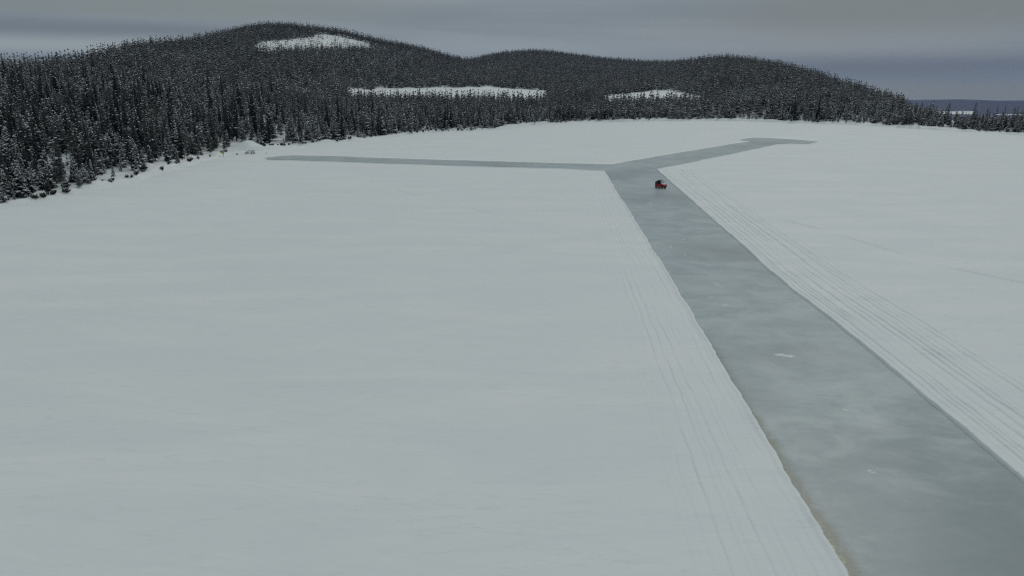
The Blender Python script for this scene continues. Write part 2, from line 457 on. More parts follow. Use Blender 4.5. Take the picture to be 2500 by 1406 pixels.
# stained wet margin along the left side of the ice
i0 = int(np.argmin(np.abs(EL_r[:, 1] - ground(1700, 800)[1])))
P = EL_r[:i0 + 1]; s = sL_r[:i0 + 1]
N = -normals(P, closed=False) * SGN
w = 0.9 + 0.5 * np.clip(fbm(s * 0.25, s * 0 + 3, 3) + 0.5, 0, 1)
k_ = np.clip(0.78 + 1.0 * fbm(s * 0.12, s * 0 + 9, 3), 0.05, 1) * np.clip((s[-1] - s) / 25, 0, 1)
us = np.array([-0.25, 0.12, 0.3, 0.5, 0.75, 1.0])
V = np.stack([np.c_[P + N * (np.where(u < 0, u, u * w))[:, None], np.full(len(P), ICE_Z + .004)] for u in us], 1).reshape(-1, 3)
wet = np.stack([k_ * a for a in (1.0, 1.0, .8, .38, .12, 0.0)], 1).ravel()
o = np_obj('slush_margin', V, grid_faces(len(P), len(us)), [M_SLUSH], attrs={'wet': wet}); tag(o, kind='structure')
if o.data.polygons[0].normal.z < 0: o.data.flip_normals()

# ------------------------------------------------------------------ faint snowmobile tracks
def track(pix, width, hgt, seed):
    A, s = resample([ground(*p) for p in pix], 0.4, 0.5, 0.08, seed)
    N = normals(A, closed=False)
    us = np.linspace(-width, width, 15)
    S, U = np.meshgrid(s, us, indexing='ij')
    prof = np.exp(-((np.abs(U) - 0.3) / 0.10) ** 2) - 0.0
    fade = np.clip(0.55 + 1.5 * vnoise(S * 0.15, S * 0 + seed), 0.1, 1)
    H = 0.004 + hgt * prof * fade + 0.01 * np.clip(vnoise(S * 1.5, U * 4), 0, 1)
    H = np.where(np.abs(U) > width * 0.97, -0.01, H)
    X = A[:, 0][:, None] + N[:, 0][:, None] * U; Y = A[:, 1][:, None] + N[:, 1][:, None] * U
    o = np_obj('snow_track', np.stack([X, Y, H], -1).reshape(-1, 3), grid_faces(len(s), 15), [M_SNOW], smooth=True)
    if o.data.polygons[0].normal.z < 0: o.data.flip_normals()
    return tag(o, kind='structure')
track([(900, 440), (985, 468), (1060, 487), (1150, 508), (1260, 537), (1340, 563), (1430, 590), (1520, 615), (1590, 636)], 0.62, 0.09, 4)
track([(1770, 548), (1880, 530), (1980, 555), (2090, 587), (2210, 622), (2330, 655), (2500, 690), (2650, 712)], 0.62, 0.09, 8)
track([(1655, 452), (1720, 505), (1790, 545), (1850, 568), (1905, 590)], 0.62, 0.09, 12)

# ------------------------------------------------------------------ loose snow and cracks on the ice
def patch(px, py, w, d, rot, seed, holes=0.0, hgt=0.035):
    r = random.Random(seed)
    n, m = 30, 5
    bm = bmesh.new()
    ang = [2 * math.pi * i / n for i in range(n)]
    rad = [0.62 + 0.38 * r.random() + (0.35 if r.random() < .2 else 0) for _ in ang]
    rings = []
    for j in range(m):
        f = (j + 1) / m
        ring = []
        for a, q in zip(ang, rad):
            x = math.cos(a) * q * f * w / 2; y = math.sin(a) * q * f * d / 2
            z = hgt * (1 - f ** 2) * (0.5 + r.random()) if j < m - 1 else -0.006
            if holes and 0.25 < f < 0.55: z = -0.006
            ring.append(bm.verts.new((x, y, z)))
        rings.append(ring)
    c = bm.verts.new((0, 0, hgt if not holes else -0.006))
    for i in range(n):
        bm.faces.new((c, rings[0][i], rings[0][(i + 1) % n]))
        for j in range(m - 1):
            bm.faces.new((rings[j][i], rings[j + 1][i], rings[j + 1][(i + 1) % n], rings[j][(i + 1) % n]))
    x, y = ground(px, py, ICE_Z)
    o = bm_obj('snow_patch', bm, M_CLEAN, smooth=True)
    o.location = (x, y, ICE_Z + 0.004); o.rotation_euler = (0, 0, R(rot))
    return o
PATCHES = [
 (1918, 868, 2.1, .75, -12, 0, 'ragged white snow patch with torn tips, the largest on the cleared ice strip'),
 (1886, 890, .55, .3, -5, 0, 'small white snow fleck just below the largest ragged patch on the ice'),
 (2067, 1001, .62, .45, -25, 0, 'solid oval snow lump on brownish ice in the lower half of the strip'),
 (2128, 1150, .62, .40, -15, .4, 'small ring-shaped snow fleck nearest the bottom of the ice strip'),
 (1770, 745, .9, .5, 0, 0, 'loose snow blotch on the ice below the wriggling white crack'),
 (1735, 726, .7, .35, 10, 0, 'thin snow smear on the ice just above the loose blotch'),
 (1727, 650, .55, .3, 0, 0, 'small bright snow fleck on mid strip above the wriggling white crack'),
 (1760, 656, .4, .25, 0, 0, 'tiny snow fleck right beside the bright one on mid strip'),
 (1668, 584, .8, .35, 0, 0, 'low snow fleck on the ice above the faint bent crack'),
 (1692, 586, .7, .3, 0, 0, 'pale snow smear on the ice right of the low fleck above the bent crack'),
 (1623, 537, .8, .4, 0, 0, 'lone white snow fleck on the ice between the vehicle and the faint crack'),
 (1588, 496, .9, .5, 0, 0, 'white snow fleck on the ice closest in front of the red vehicle'),
]
for i, (x, y, w, d, r_, h, lb) in enumerate(PATCHES):
    tag(patch(x, y, w, d, r_, 40 + i, h), lb, 'snow patch', 'snow patches on the cleared ice')

def crack(pix, w, lb, seed):
    A, s = resample([ground(px, py, ICE_Z) for px, py in pix], 0.15, 0.35, 0.6, seed)
    N = normals(A, closed=False)
    ww = w * (0.45 + 0.9 * np.clip(vnoise(s * 1.3, s * 0 + seed) + 0.5, 0, 1)) * np.clip(np.minimum(s, s[-1] - s) / 0.5, 0.1, 1)
    Z0 = ICE_Z + 0.001
    V = np.stack([np.c_[A - N * ww[:, None], np.full(len(A), Z0)], np.c_[A, np.full(len(A), Z0 + .02)], np.c_[A + N * ww[:, None], np.full(len(A), Z0)]], 1).reshape(-1, 3)
    o = np_obj('ice_crack', V, grid_faces(len(A), 3), [M_CLEAN])
    if o.data.polygons[0].normal.z < 0: o.data.flip_normals()
    return tag(o, lb, 'crack', 'snow-filled cracks in the ice')
crack([(1733, 690), (1745, 692), (1755, 698), (1762, 701), (1776, 704)], 0.07, 'short wriggling snow-filled crack in the middle of the ice strip', 5)
crack([(1627, 598), (1637, 600), (1643, 607), (1660, 614), (1678, 625)], 0.045, 'faint bent snow-filled crack in the upper middle of the ice strip', 6)
crack([(1690, 674), (1705, 673), (1722, 671)], 0.04, 'short straight pale crack near the left edge of the ice strip', 7)
crack([(1990, 963), (2020, 965), (2055, 967)], 0.02, 'hairline straight crack above the solid oval snow lump', 9)

# ------------------------------------------------------------------ trees
def cone_tris(r, h, n, z0=0.0):
    V = [(math.cos(2 * math.pi * i / n) * r, math.sin(2 * math.pi * i / n) * r, z0) for i in range(n)] + [(0, 0, h)]
    return np.array(V), np.array([(i, (i + 1) % n, n) for i in range(n)])

def crown_geo(r, H, rad, n, detail, snow, z0=0.10, shape=0.75, blob=0.0, sparse=0.0):
    """spruce crown as drooping boughs: dark bough faces and snow pads lying on them"""
    V = []; F = []; M = []
    def add(pts, fs, m):
        b = len(V); V.extend(pts)
        for f in fs: F.append(tuple(b + q for q in f)); M.append(m)
    ga = r.random() * 6.28
    tiers = max(4, int(n / 5.0))
    for i in range(n):
        q = (i + r.random()) / n
        q = 1 - (1 - q) ** 0.85 if False else q
        h = H * (z0 + (0.985 - z0) * q)
        h += 0.25 * (round(q * tiers) / tiers - q) * H * 0.5          # gather into whorls
        if sparse and r.random() < sparse and q < 0.7: continue
        a = ga + i * 2.39996 + r.uniform(-.3, .3)
        L = rad * ((1 - q) ** shape) * r.uniform(0.6, 1.15) + (0.10 if detail > 1 else 0.16 if detail == 1 else 0.24)
        if q < .08: L *= r.uniform(.6, .95)
        w = (0.42 if detail > 1 else 0.62) * L * r.uniform(.8, 1.2) + 0.08
        if detail == 0: w *= 1.55
        dr = L * r.uniform(.35, .65)
        ca, sa = math.cos(a), math.sin(a)
        def P(u, v, z): return (ca * u - sa * v, sa * u + ca * v, z)
        if detail > 1:
            pts = [P(0.02, 0, h + .05), P(L * .55, 0, h - dr * .35), P(L * .5, w, h - dr * .62), P(L * .5, -w, h - dr * .62), P(L, 0, h - dr), P(L * .84, w * .55, h - dr * 1.05), P(L * .84, -w * .55, h - dr * 1.05)]
            add(pts, [(0, 1, 2), (0, 3, 1), (1, 5, 2), (1, 4, 5), (1, 3, 6), (1, 6, 4)], 0)
        else:
            pts = [P(0.0, 0, h + .08), P(L * .55, w, h - dr * .6), P(L * .55, -w, h - dr * .6), P(L, 0, h - dr * 1.05)]
            add(pts, [(0, 2, 1), (1, 2, 3)], 0)
        if r.random() < snow * (0.75 + .5 * q if q < .8 else 1.1):
            k0 = r.uniform(.25, .5); k1 = r.uniform(.8, 1.04); ww = w * r.uniform(.6, 1.02); up = 0.05 + 0.05 * r.random() + (0.06 if detail < 2 else 0)
            zc = lambda u: h - dr * (0.35 * u / .55 if u < .55 else .35 + .65 * (u - .55) / .45) + up
            if detail > 1:
                pts = [P(L * k0, 0, zc(k0)), P(L * .62, ww, zc(.62) - dr * .13), P(L * .62, -ww, zc(.62) - dr * .13), P(L * k1, 0, zc(k1) - .02), P(L * .64, 0, zc(.64) + .06)]
                add(pts, [(0, 4, 1), (0, 2, 4), (4, 3, 1), (4, 2, 3)], 1)
            else:
                pts = [P(L * k0, 0, zc(k0) + .03), P(L * .66, ww, zc(.66)), P(L * .66, -ww, zc(.66)), P(L * k1 * 1.03, 0, zc(k1))]
                add(pts, [(0, 2, 1), (1, 2, 3)], 1)
        if blob and r.random() < blob:                     # a clump of snow caught on the bough
            u = L * r.uniform(.5, .85); s_ = r.uniform(.10, .24) if detail > 1 else r.uniform(.16, .30); z_ = h - dr * u / L + s_ * .5
            pts = [P(u - s_, 0, z_ - .02), P(u, s_ * 1.2, z_ - .05), P(u + s_, 0, z_ - s_ * .5), P(u, -s_ * 1.2, z_ - .05), P(u, 0, z_ + s_ * .7)]
            add(pts, [(0, 4, 1)[::-1], (1, 4, 2)[::-1], (2, 4, 3)[::-1], (3, 4, 0)[::-1]], 1)
    # leader
    t = (0.05 + .004 * H) * (1 if detail > 1 else 1.6 if detail == 1 else 2.4)
    add([(t, 0, H * .93), (-t * .5, t * .87, H * .93), (-t * .5, -t * .87, H * .93), (0, 0, H * 1.02)], [(0, 1, 3), (1, 2, 3), (2, 0, 3)], 0)
    return np.array(V), np.array(F), np.array(M)

KINDS = [  # height, crown radius, snow share, blobs, shape, lowest bough, missing boughs
 dict(H=9.0, rad=1.15, snow=.10, blob=.03, shape=.80, z0=.10, sparse=0.0, nm='dark'),
 dict(H=9.5, rad=1.30, snow=.50, blob=.14, shape=.85, z0=.06, sparse=0.0, nm='laden'),
 dict(H=8.0, rad=1.45, snow=.85, blob=.25, shape=.80, z0=.04, sparse=0.0, nm='white'),
 dict(H=10.5, rad=1.0, snow=.08, blob=.02, shape=.70, z0=.14, sparse=.10, nm='dark'),
 dict(H=7.5, rad=0.95, snow=.60, blob=.18, shape=.65, z0=.08, sparse=.15, nm='laden'),
 dict(H=9.0, rad=1.05, snow=.42, blob=.20, shape=.55, z0=.15, sparse=.30, nm='gappy'),
 dict(H=8.5, rad=1.6, snow=.80, blob=.32, shape=.95, z0=.03, sparse=0.0, nm='white'),
 dict(H=11.0, rad=1.25, snow=.05, blob=.02, shape=.90, z0=.08, sparse=0.05, nm='dark'),
]
def lod(kind, detail, n, seed):
    k = KINDS[kind]; r = random.Random(seed)
    return crown_geo(r, k['H'], k['rad'] * (1.0 if detail > 0 else 1.08), n, detail, k['snow'] * (1.0 if detail > 1 else .9 if detail == 1 else .85), k['z0'], k['shape'], k['blob'] * (1.0 if detail > 0 else 1.2), k['sparse'])
def lod_far(kind, detail, n, seed):
    k = KINDS[kind]; r = random.Random(seed)
    return crown_geo(r, k['H'], k['rad'] * 1.08, n, detail, k['snow'] * .6, k['z0'], k['shape'], k['blob'] * .7, k['sparse'])
GEO_B = [lod(k % 8, 1, 44, 100 + k) for k in range(16)]
GEO_C = [lod(k % 8, 0, 22, 200 + k) for k in range(16)]
GEO_D = [lod_far(k % 8, 0, 13, 300 + k) for k in range(16)]
CROWNS = []; TRUNKS = []
for k in range(16):
    v, f, m = lod(k % 8, 2, 112, 400 + k)
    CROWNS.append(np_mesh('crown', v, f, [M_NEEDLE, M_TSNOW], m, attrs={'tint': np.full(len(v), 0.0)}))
    v, f = cone_tris(.11 + .004 * KINDS[k % 8]['H'], KINDS[k % 8]['H'] * .97, 7, -0.4)
    TRUNKS.append(np_mesh('trunk', v, f, [M_BARK]))

# where each tree stands
def in_poly(px, py, poly):
    poly = np.array(poly); c = np.zeros(px.shape, bool); j = len(poly) - 1
    for i in range(len(poly)):
        xi, yi = poly[i]; xj, yj = poly[j]
        c ^= ((yi > py) != (yj > py)) & (px < (xj - xi) * (py - yi) / (yj - yi + 1e-12) + xi); j = i
    return c
HILLTOP = [(618, 116), (640, 103), (700, 99), (768, 90), (772, 86), (800, 85), (832, 90), (860, 97), (900, 107), (915, 112), (880, 113), (850, 114), (760, 117), (700, 122), (652, 129), (622, 124)]
MOUNDP = [(564, 334), (590, 333), (612, 340), (640, 360), (650, 380), (564, 386)]
cand = []
Y = 96.0
while Y < 1420:
    sp = np.interp(Y, [100, 250, 450, 700, 1000, 1400], [2.6, 2.75, 2.7, 2.65, 2.85, 3.7])
    xs = np.arange(-0.76 * Y, 0.74 * Y, sp)
    x = xs + rng.uniform(-.48, .48, len(xs)) * sp; y = Y + rng.uniform(-.48, .48, len(xs)) * sp
    cand.append(np.c_[x, y]); Y += sp * 0.95
cand = np.concatenate(cand)
X, Y = cand.T; t = X / Y
S = Y - shoreY(t)
ok = S > np.where(t > -0.13, rng.uniform(1.2, 5.0, len(X)), .9)
X, Y, t, S = X[ok], Y[ok], t[ok], S[ok]
Z = land(X, Y); PX, PY = to_px(X, Y, Z)
ridge = np.interp(t, KT, KP[:, 3]); 
ok = (Y < ridge * 1.035 + 4) & ~((PX > 2200) & (S > np.interp(PX, [2180, 2250, 2310], [150, 100, 44]))) & (PX > -160) & (PX < 2660)
# canopy relief: thin out near the shore and in natural gaps
dens = np.clip(0.55 + S / 18.0, 0, 1) * np.clip(1.2 + np.interp(Y, [350, 600], [2.0, .9]) * fbm(X * .045, Y * .045, 3), .15, 1) * np.clip(np.interp(S, [0, 9, 14], [.5, .8, 1.6]) + np.interp(S, [0, 14], [2.4, 0]) * fbm(X * .09, Y * .09, 2), .12, 1)
ok &= rng.random(len(X)) < dens
hpx = 7.5 * FPX / Y
ok &= ~(in_poly(PX, PY, HILLTOP) | in_poly(PX, PY - .4 * hpx, HILLTOP)) | (rng.random(len(X)) < .05)
ok &= ~(in_poly(PX, PY, MOUNDP) & (S < 22))
top1 = np.interp(PX, [690, 760, 848, 930, 1100, 1190, 1250, 1335], [214, 216, 220, 217, 214.5, 212, 216, 223.5]) + 5.0 * fbm(PX * .03, PX * 0 + 3, 3)
bog1 = (PX > 846) & (PX < 1335) & (Y > 545) & (PY > top1)
bog1 |= (PX > 690) & (PX <= 846) & (PY > top1) & (PY < top1 + 34) & (rng.random(len(X)) < .55)
top2 = np.interp(PX, [1475, 1512, 1600, 1645, 1712], [236, 231.5, 222.5, 222, 236]) + 4.0 * fbm(PX * .03, PX * 0 + 8, 3)
bog2 = (PX > 1475) & (PX < 1712) & (Y > 545) & (PY > top2)
# the belt in front of the open bogs thins towards its back edge
gapL = in_poly(PX, PY, [(80, 206), (210, 206), (210, 238), (80, 238)])
gapS = in_poly(PX, PY, [(84, 425), (100, 420), (104, 470), (82, 475)]) | in_poly(PX, PY, [(155, 415), (180, 412), (182, 440), (160, 445)])
ok &= ~(bog1 | bog2 | gapS) & ~(gapL & (rng.random(len(X)) < .6))
X, Y, Z, S, PX, PY, t = (a[ok] for a in (X, Y, Z, S, PX, PY, t))
n = len(X)
base = np.interp(Y, [120, 300, 600, 1000, 1400], [1.0, .98, .90, .74, .72])
sc = base * np.clip(rng.normal(.75, .21, n), .34, 1.3) * np.clip(.45 + S / 22., .45, 1)
edge_ = Y > 0.94 * np.interp(t, KT, KP[:, 3])
tall = (rng.random(n) < np.where(edge_, .20, np.where((PX > 840) & (PX < 1740) & (Y > 470) & (Y < 560), .2, .09))) & (S > 5); sc = np.where(tall, np.maximum(sc, base * rng.uniform(1.0, 1.42, n) * np.interp(Y, [300, 900], [1.0, .85])), sc)
wid = rng.uniform(.85, 1.4, n) * np.interp(Y, [150, 500, 700, 1000], [1.22, 1.25, 1.4, 1.6]) * np.where(tall, np.interp(Y, [200, 500], [.76, .9]), 1.0)
belt = (PX > 840) & (PX < 1740) & (Y < 600) & (Y > 380)
sc = np.where(belt, np.minimum(sc, np.interp(Y, [380, 470, 545], [1.05, .98, .86]) * np.where(tall, 1.32, 1.0)), sc)
right = PX > 2190
sc = np.where(right, sc * np.interp(PX, [2170, 2260, 2330], [1, .78, .8]), sc); wid = np.where(right, wid * 1.25, wid)
# species mix: dark spires on the taller trees, snow-laden near the lake, grey and frosted on the heights
kind = np.empty(n, int)
pat = 1.3 * fbm(X * .033, Y * .033, 3) + rng.normal(0, .28, n)
u = rng.random(n)
for i in range(n):
    if tall[i]: kind[i] = (0, 3, 7)[int(u[i] * 3)]
    elif S[i] < 14: kind[i] = (1, 2, 6, 4, 2, 0)[int(u[i] * 6)]
    elif pat[i] > .15: kind[i] = (5, 4, 1, 2, 5)[int(u[i] * 5)]
    else: kind[i] = (0, 1, 5, 3, 4)[int(u[i] * 5)]
var = kind + 8 * (rng.random(n) < .5)
rot = rng.uniform(0, 6.283, n)
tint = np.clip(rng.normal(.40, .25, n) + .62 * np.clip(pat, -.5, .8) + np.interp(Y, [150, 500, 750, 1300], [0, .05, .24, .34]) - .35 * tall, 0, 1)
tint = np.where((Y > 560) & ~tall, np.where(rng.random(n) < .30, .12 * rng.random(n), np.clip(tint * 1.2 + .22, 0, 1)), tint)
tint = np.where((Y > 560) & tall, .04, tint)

# the 300 that show largest stand as single trees
Hm = np.array([KINDS[k]['H'] for k in kind]) * sc
show = (PX > 6) & (PX < 2494)
score = np.where(show, Hm / Y * (1 + .25 * (S < 10)), -1)
single = np.argsort(-score)[:300]
is_single = np.zeros(n, bool); is_single[single] = True

def realise(idx, geos):
    VV = []; FF = []; MM = []; TI = []; base_ = 0
    for g in range(16):
        I = idx[var[idx] == g]
        if not len(I): continue
        v, f, m = geos[g]
        c, s_ = np.cos(rot[I]), np.sin(rot[I])
        a = sc[I] * wid[I]
        x = (v[None, :, 0] * c[:, None] - v[None, :, 1] * s_[:, None]) * a[:, None] + X[I][:, None]
        y = (v[None, :, 0] * s_[:, None] + v[None, :, 1] * c[:, None]) * a[:, None] + Y[I][:, None]
        z = v[None, :, 2] * sc[I][:, None] + Z[I][:, None]
        VV.append(np.stack([x, y, z], -1).reshape(-1, 3))
        FF.append((f[None] + (np.arange(len(I)) * len(v))[:, None, None] + base_).reshape(-1, 3))
        MM.append(np.tile(m, len(I))); TI.append(np.repeat(tint[I], len(v)))
        base_ += len(I) * len(v)
    return np.concatenate(VV), np.concatenate(FF), np.concatenate(MM), np.concatenate(TI)

rest = np.where(~is_single)[0]
parts = [realise(rest[Y[rest] < 430], GEO_B), realise(rest[(Y[rest] >= 430) & (Y[rest] < 620)], GEO_C), realise(rest[Y[rest] >= 620], GEO_D)]
o_ = 0; VV = []; FF = []
for v, f, m, ti in parts:
    VV.append(v); FF.append(f + o_); o_ += len(v)
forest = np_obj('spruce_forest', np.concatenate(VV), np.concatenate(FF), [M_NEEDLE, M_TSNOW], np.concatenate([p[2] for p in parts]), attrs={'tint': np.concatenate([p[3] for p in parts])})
tag(forest, 'snow dusted dark spruce forest covering the hills behind the lake', 'forest', kind='stuff')
print('TREES', n, 'faces', sum(len(p[1]) for p in parts), flush=True)

WORDS = ['', 'first', 'second', 'third', 'fourth', 'fifth', 'sixth', 'seventh', 'eighth', 'ninth', 'tenth', 'eleventh', 'twelfth', 'thirteenth', 'fourteenth', 'fifteenth', 'sixteenth', 'seventeenth', 'eighteenth', 'nineteenth']
def ordinal(i):
    if i < 20: return WORDS[i]
    tn, un = divmod(i, 10)
    T = {2: 'twent', 3: 'thirt', 4: 'fort', 5: 'fift', 6: 'sixt', 7: 'sevent', 8: 'eight', 9: 'ninet'}[tn]
    return T + 'ieth' if un == 0 else T + 'y-' + WORDS[un]
LOOK = {'dark': 'dark', 'laden': 'snow-flecked', 'white': 'snow-laden', 'gappy': 'thin gappy'}
order = single[np.argsort(PX[single])]
front = [i for i in order if S[i] < 7.5]
fr = {i: k + 1 for k, i in enumerate(front)}
def size_word(i):
    h = Hm[i]
    return 'low' if h < 4.5 else 'short' if h < 6.5 else 'medium' if h < 9 else 'tall'
for i in order:
    g = var[i]
    nm = LOOK[KINDS[kind[i]]['nm']]
    t_ = empty('spruce_tree', (X[i], Y[i], Z[i] - .05), rot[i]); t_.scale = (sc[i] * wid[i], sc[i] * wid[i], sc[i])
    link(bpy.data.objects.new('trunk', TRUNKS[g]), t_); link(bpy.data.objects.new('crown', CROWNS[g]), t_)
    if i in fr:
        lb = f'{size_word(i)} {nm} shoreline spruce, {ordinal(fr[i])} from left in front row'
        tag(t_, lb, 'tree', 'spruces of the front row along the near shore')
    else:
        zone = 'at the far left corner of the shore' if PX[i] < 110 else 'on the slope above the left shore' if PX[i] < 300 else 'left of the snow mound' if PX[i] < 560 else 'right of the snow mound' if PX[i] < 1000 else 'on the far shore'
        row = 'behind the front row' if S[i] < 18 else 'in upper rows'
        lb = f'{size_word(i)} {nm} spruce {row} {zone}'
        tag(t_, lb, 'tree', f'{size_word(i)} {nm} spruces {row} {zone}')
print('FRONT', len(front), 'PXmax', PX[single].max(), 'Ymax', Y[single].max())

# ------------------------------------------------------------------ shrubs and saplings on the shore
def shrub_geo(seed, w, h, snow):
    r = random.Random(seed); V = []; F = []; M = []
    for k in range(34):
        a = r.uniform(0, 6.28); l = r.uniform(.5, 1) * w; z = r.uniform(.25, 1) * h; wd = r.uniform(.018, .045)
        x0, y0 = r.uniform(-.2, .2) * w, r.uniform(-.2, .2) * w
        x1, y1 = x0 + math.cos(a) * l, y0 + math.sin(a) * l; px_, py__ = -math.sin(a) * wd, math.cos(a) * wd
        b = len(V); mx, my, mz = (x0 * .4 + x1 * .6), (y0 * .4 + y1 * .6), z * .75 + .1
        q = 2.2 + 2.5 * r.random()
        V += [(x0, y0, -.15), (mx + px_ * q, my + py__ * q, mz), (mx - px_ * q, my - py__ * q, mz), (x1, y1, z), (mx, my, mz - .28 * h)]
        F += [(b, b + 2, b + 1), (b + 1, b + 2, b + 3), (b, b + 1, b + 4), (b + 4, b + 1, b + 3)]; M += [0, 0, 0, 0]
        if r.random() < snow:
            s_ = r.uniform(.10, .20); b = len(V)
            V += [(mx - s_, my, mz + .02), (mx, my + s_, mz), (mx + s_, my, mz), (mx, my - s_, mz), (mx, my, mz + s_ * .8)]
            F += [(b + 1, b, b + 4), (b + 2, b + 1, b + 4), (b + 3, b + 2, b + 4), (b, b + 3, b + 4)]; M += [1] * 4
    return np.array(V), np.array(F), np.array(M)
M_SHRUB = mat_plain('shrub_twigs', (0.060, 0.056, 0.048), 0.9, 0.5)
SHR = []
for k in range(6):
    v, f, m = shrub_geo(70 + k, .75, 1.0, (.25, .5, .85)[k % 3]); SHR.append(np_mesh('shore_shrub', v, f, [M_SHRUB, M_TSNOW], m))
rs = random.Random(5); sp_ = []
tq = -0.70
while tq < -0.02:
    yq = float(shoreY(np.array([tq]))[0])
    for _ in range(rs.choice((1, 1, 2, 3))):
        tj = tq + rs.uniform(-.006, .006)
        yy = float(shoreY(np.array([tj]))[0]) + rs.uniform(.3, 4.2); xx = tj * yy
        zz = float(land(np.array([xx]), np.array([yy]))[0])
        p = to_px(xx, yy, zz)
        if 4 < p[0] < 2490 and not (566 < p[0] < 640): sp_.append((p[0], xx, yy, zz))
    tq += 2.4 / yq * rs.uniform(.7, 1.5)
sp_.sort()
SHLK = ['dark twiggy', 'lightly snowed', 'snow-capped']
for q, (p, xx, yy, zz) in enumerate(sp_):
    v = rs.randrange(6)
    o = link(bpy.data.objects.new('shore_shrub', SHR[v])); s_ = rs.uniform(.38, 1.15)
    o.location = (xx, yy, zz); o.rotation_euler = (0, 0, rs.uniform(0, 6.28)); o.scale = (s_ * rs.uniform(.9, 1.5), s_, s_ * rs.uniform(.7, 1.2))
    sz = 'knee-high' if s_ < .65 else 'waist-high' if s_ < .95 else 'head-high'
    tag(o, f'{sz} {SHLK[v % 3]} shrub on the snowy shore, {ordinal(q + 1)} shrub along the bank from the left', 'shrub', 'shrubs along the snowy shore')
print('SHRUBS', len(sp_))

# ------------------------------------------------------------------ red utility vehicle on the ice
M_RED = mat_plain('red_plastic', (0.40, 0.014, 0.03), 0.35, 0.12)
M_BLACK = mat_plain('black_plastic', (0.012, 0.012, 0.013), 0.55, 0.2)
M_TYRE = mat_plain('tyre_rubber', (0.014, 0.014, 0.014), 0.9, 0.3)
M_RIM = mat_plain('grey_rim', (0.25, 0.26, 0.27), 0.4, 0.1, metal=0.7)
M_GREY = mat_plain('grey_panel', (0.16, 0.15, 0.155), 0.5, 0.2)
M_LENS = mat_plain('lamp_lens', (0.55, 0.57, 0.58), 0.15, 0.05)
m, t_, b = new_mat('windscreen'); b.inputs['Base Color'].default_value = (.75, .8, .82, 1); b.inputs['Transmission Weight'].default_value = 0.9; b.inputs['Roughness'].default_value = 0.05
M_GLASS = m

def box(bm, cx, cy, cz, sx, sy, sz, ry=0.0, rz=0.0, taper=1.0):
    r = bmesh.ops.create_cube(bm, size=1.0)
    for v in r['verts']:
        k = taper if v.co.z > 0 else 1.0
        v.co = Vector((v.co.x * sx * k, v.co.y * sy * k, v.co.z * sz))
    bmesh.ops.transform(bm, matrix=Matrix.Translation((cx, cy, cz)) @ Matrix.Rotation(rz, 4, 'Z') @ Matrix.Rotation(ry, 4, 'Y'), verts=r['verts'])
    return r['verts']
def profile(bm, pts, y0, y1, inset=0.0):
    """side outline (x,z) extruded across the width"""
    A = [bm.verts.new((x, y0, z)) for x, z in pts]; B = [bm.verts.new((x, y1, z)) for x, z in pts]
    bm.faces.new(A); bm.faces.new(B[::-1])
    for i in range(len(pts)): bm.faces.new((A[i], B[i], B[(i + 1) % len(pts)], A[(i + 1) % len(pts)]))
def tube(bm, pts, r, n=8):
    for a, b in zip(pts[:-1], pts[1:]):
        a, b = Vector(a), Vector(b); d = b - a
        q = bmesh.ops.create_cone(bm, cap_ends=True, segments=n, radius1=r, radius2=r, depth=d.length + r)
        bmesh.ops.transform(bm, matrix=Matrix.Translation((a + b) / 2) @ d.to_track_quat('Z', 'Y').to_matrix().to_4x4(), verts=q['verts'])

vx, vy = ground(1613, 459.5, ICE_Z)
car = empty('utility_vehicle', (vx, vy, ICE_Z + .004), R(-46))
tag(car, 'small red utility vehicle with black cab and snowy hood on the ice strip', 'utility vehicle')
# body tub: sills, door sides, rear quarter
bm = bmesh.new()
profile(bm, [(-1.08, .44), (-.98, .44), (-.94, .58), (-.58, .58), (-.50, .30), (.40, .30), (.46, .46), (.44, .90), (.20, .88), (-.30, .86), (-.38, 1.0), (-1.08, 1.0)], -.66, .66)
bm_obj('body', bm, M_RED, car, bevel=.035)
bm = bmesh.new()
profile(bm, [(.42, .62), (.56, .66), (.94, .66), (1.06, .44), (1.22, .42), (1.27, .56), (1.25, .80), (1.04, .96), (.46, 1.06), (.40, .96)], -.62, .62)
hood = bm_obj('hood', bm, M_RED, car, bevel=.04)
bm = bmesh.new()
g = bmesh.ops.create_grid(bm, x_segments=10, y_segments=10, size=.5)
rr = random.Random(2)
for v in bm.verts:
    x, y = v.co.x, v.co.y; d = max(abs(x), abs(y)) * 2
    v.co = Vector((.76 + x * .66, y * 1.06, 1.02 - x * .10 + (.11 * (1 - d ** 4) + rr.uniform(-.012, .012) if d < .99 else -.05)))
bm_obj('snow_cover', bm, M_CLEAN, hood, smooth=True)
bm = bmesh.new(); box(bm, 1.265, 0, .62, .05, .62, .18, R(-6)); 
for k in range(4): box(bm, 1.292, 0, .555 + .043 * k, .02, .58, .016, R(-6))
bm_obj('grille', bm, M_GREY, car, bevel=.006)
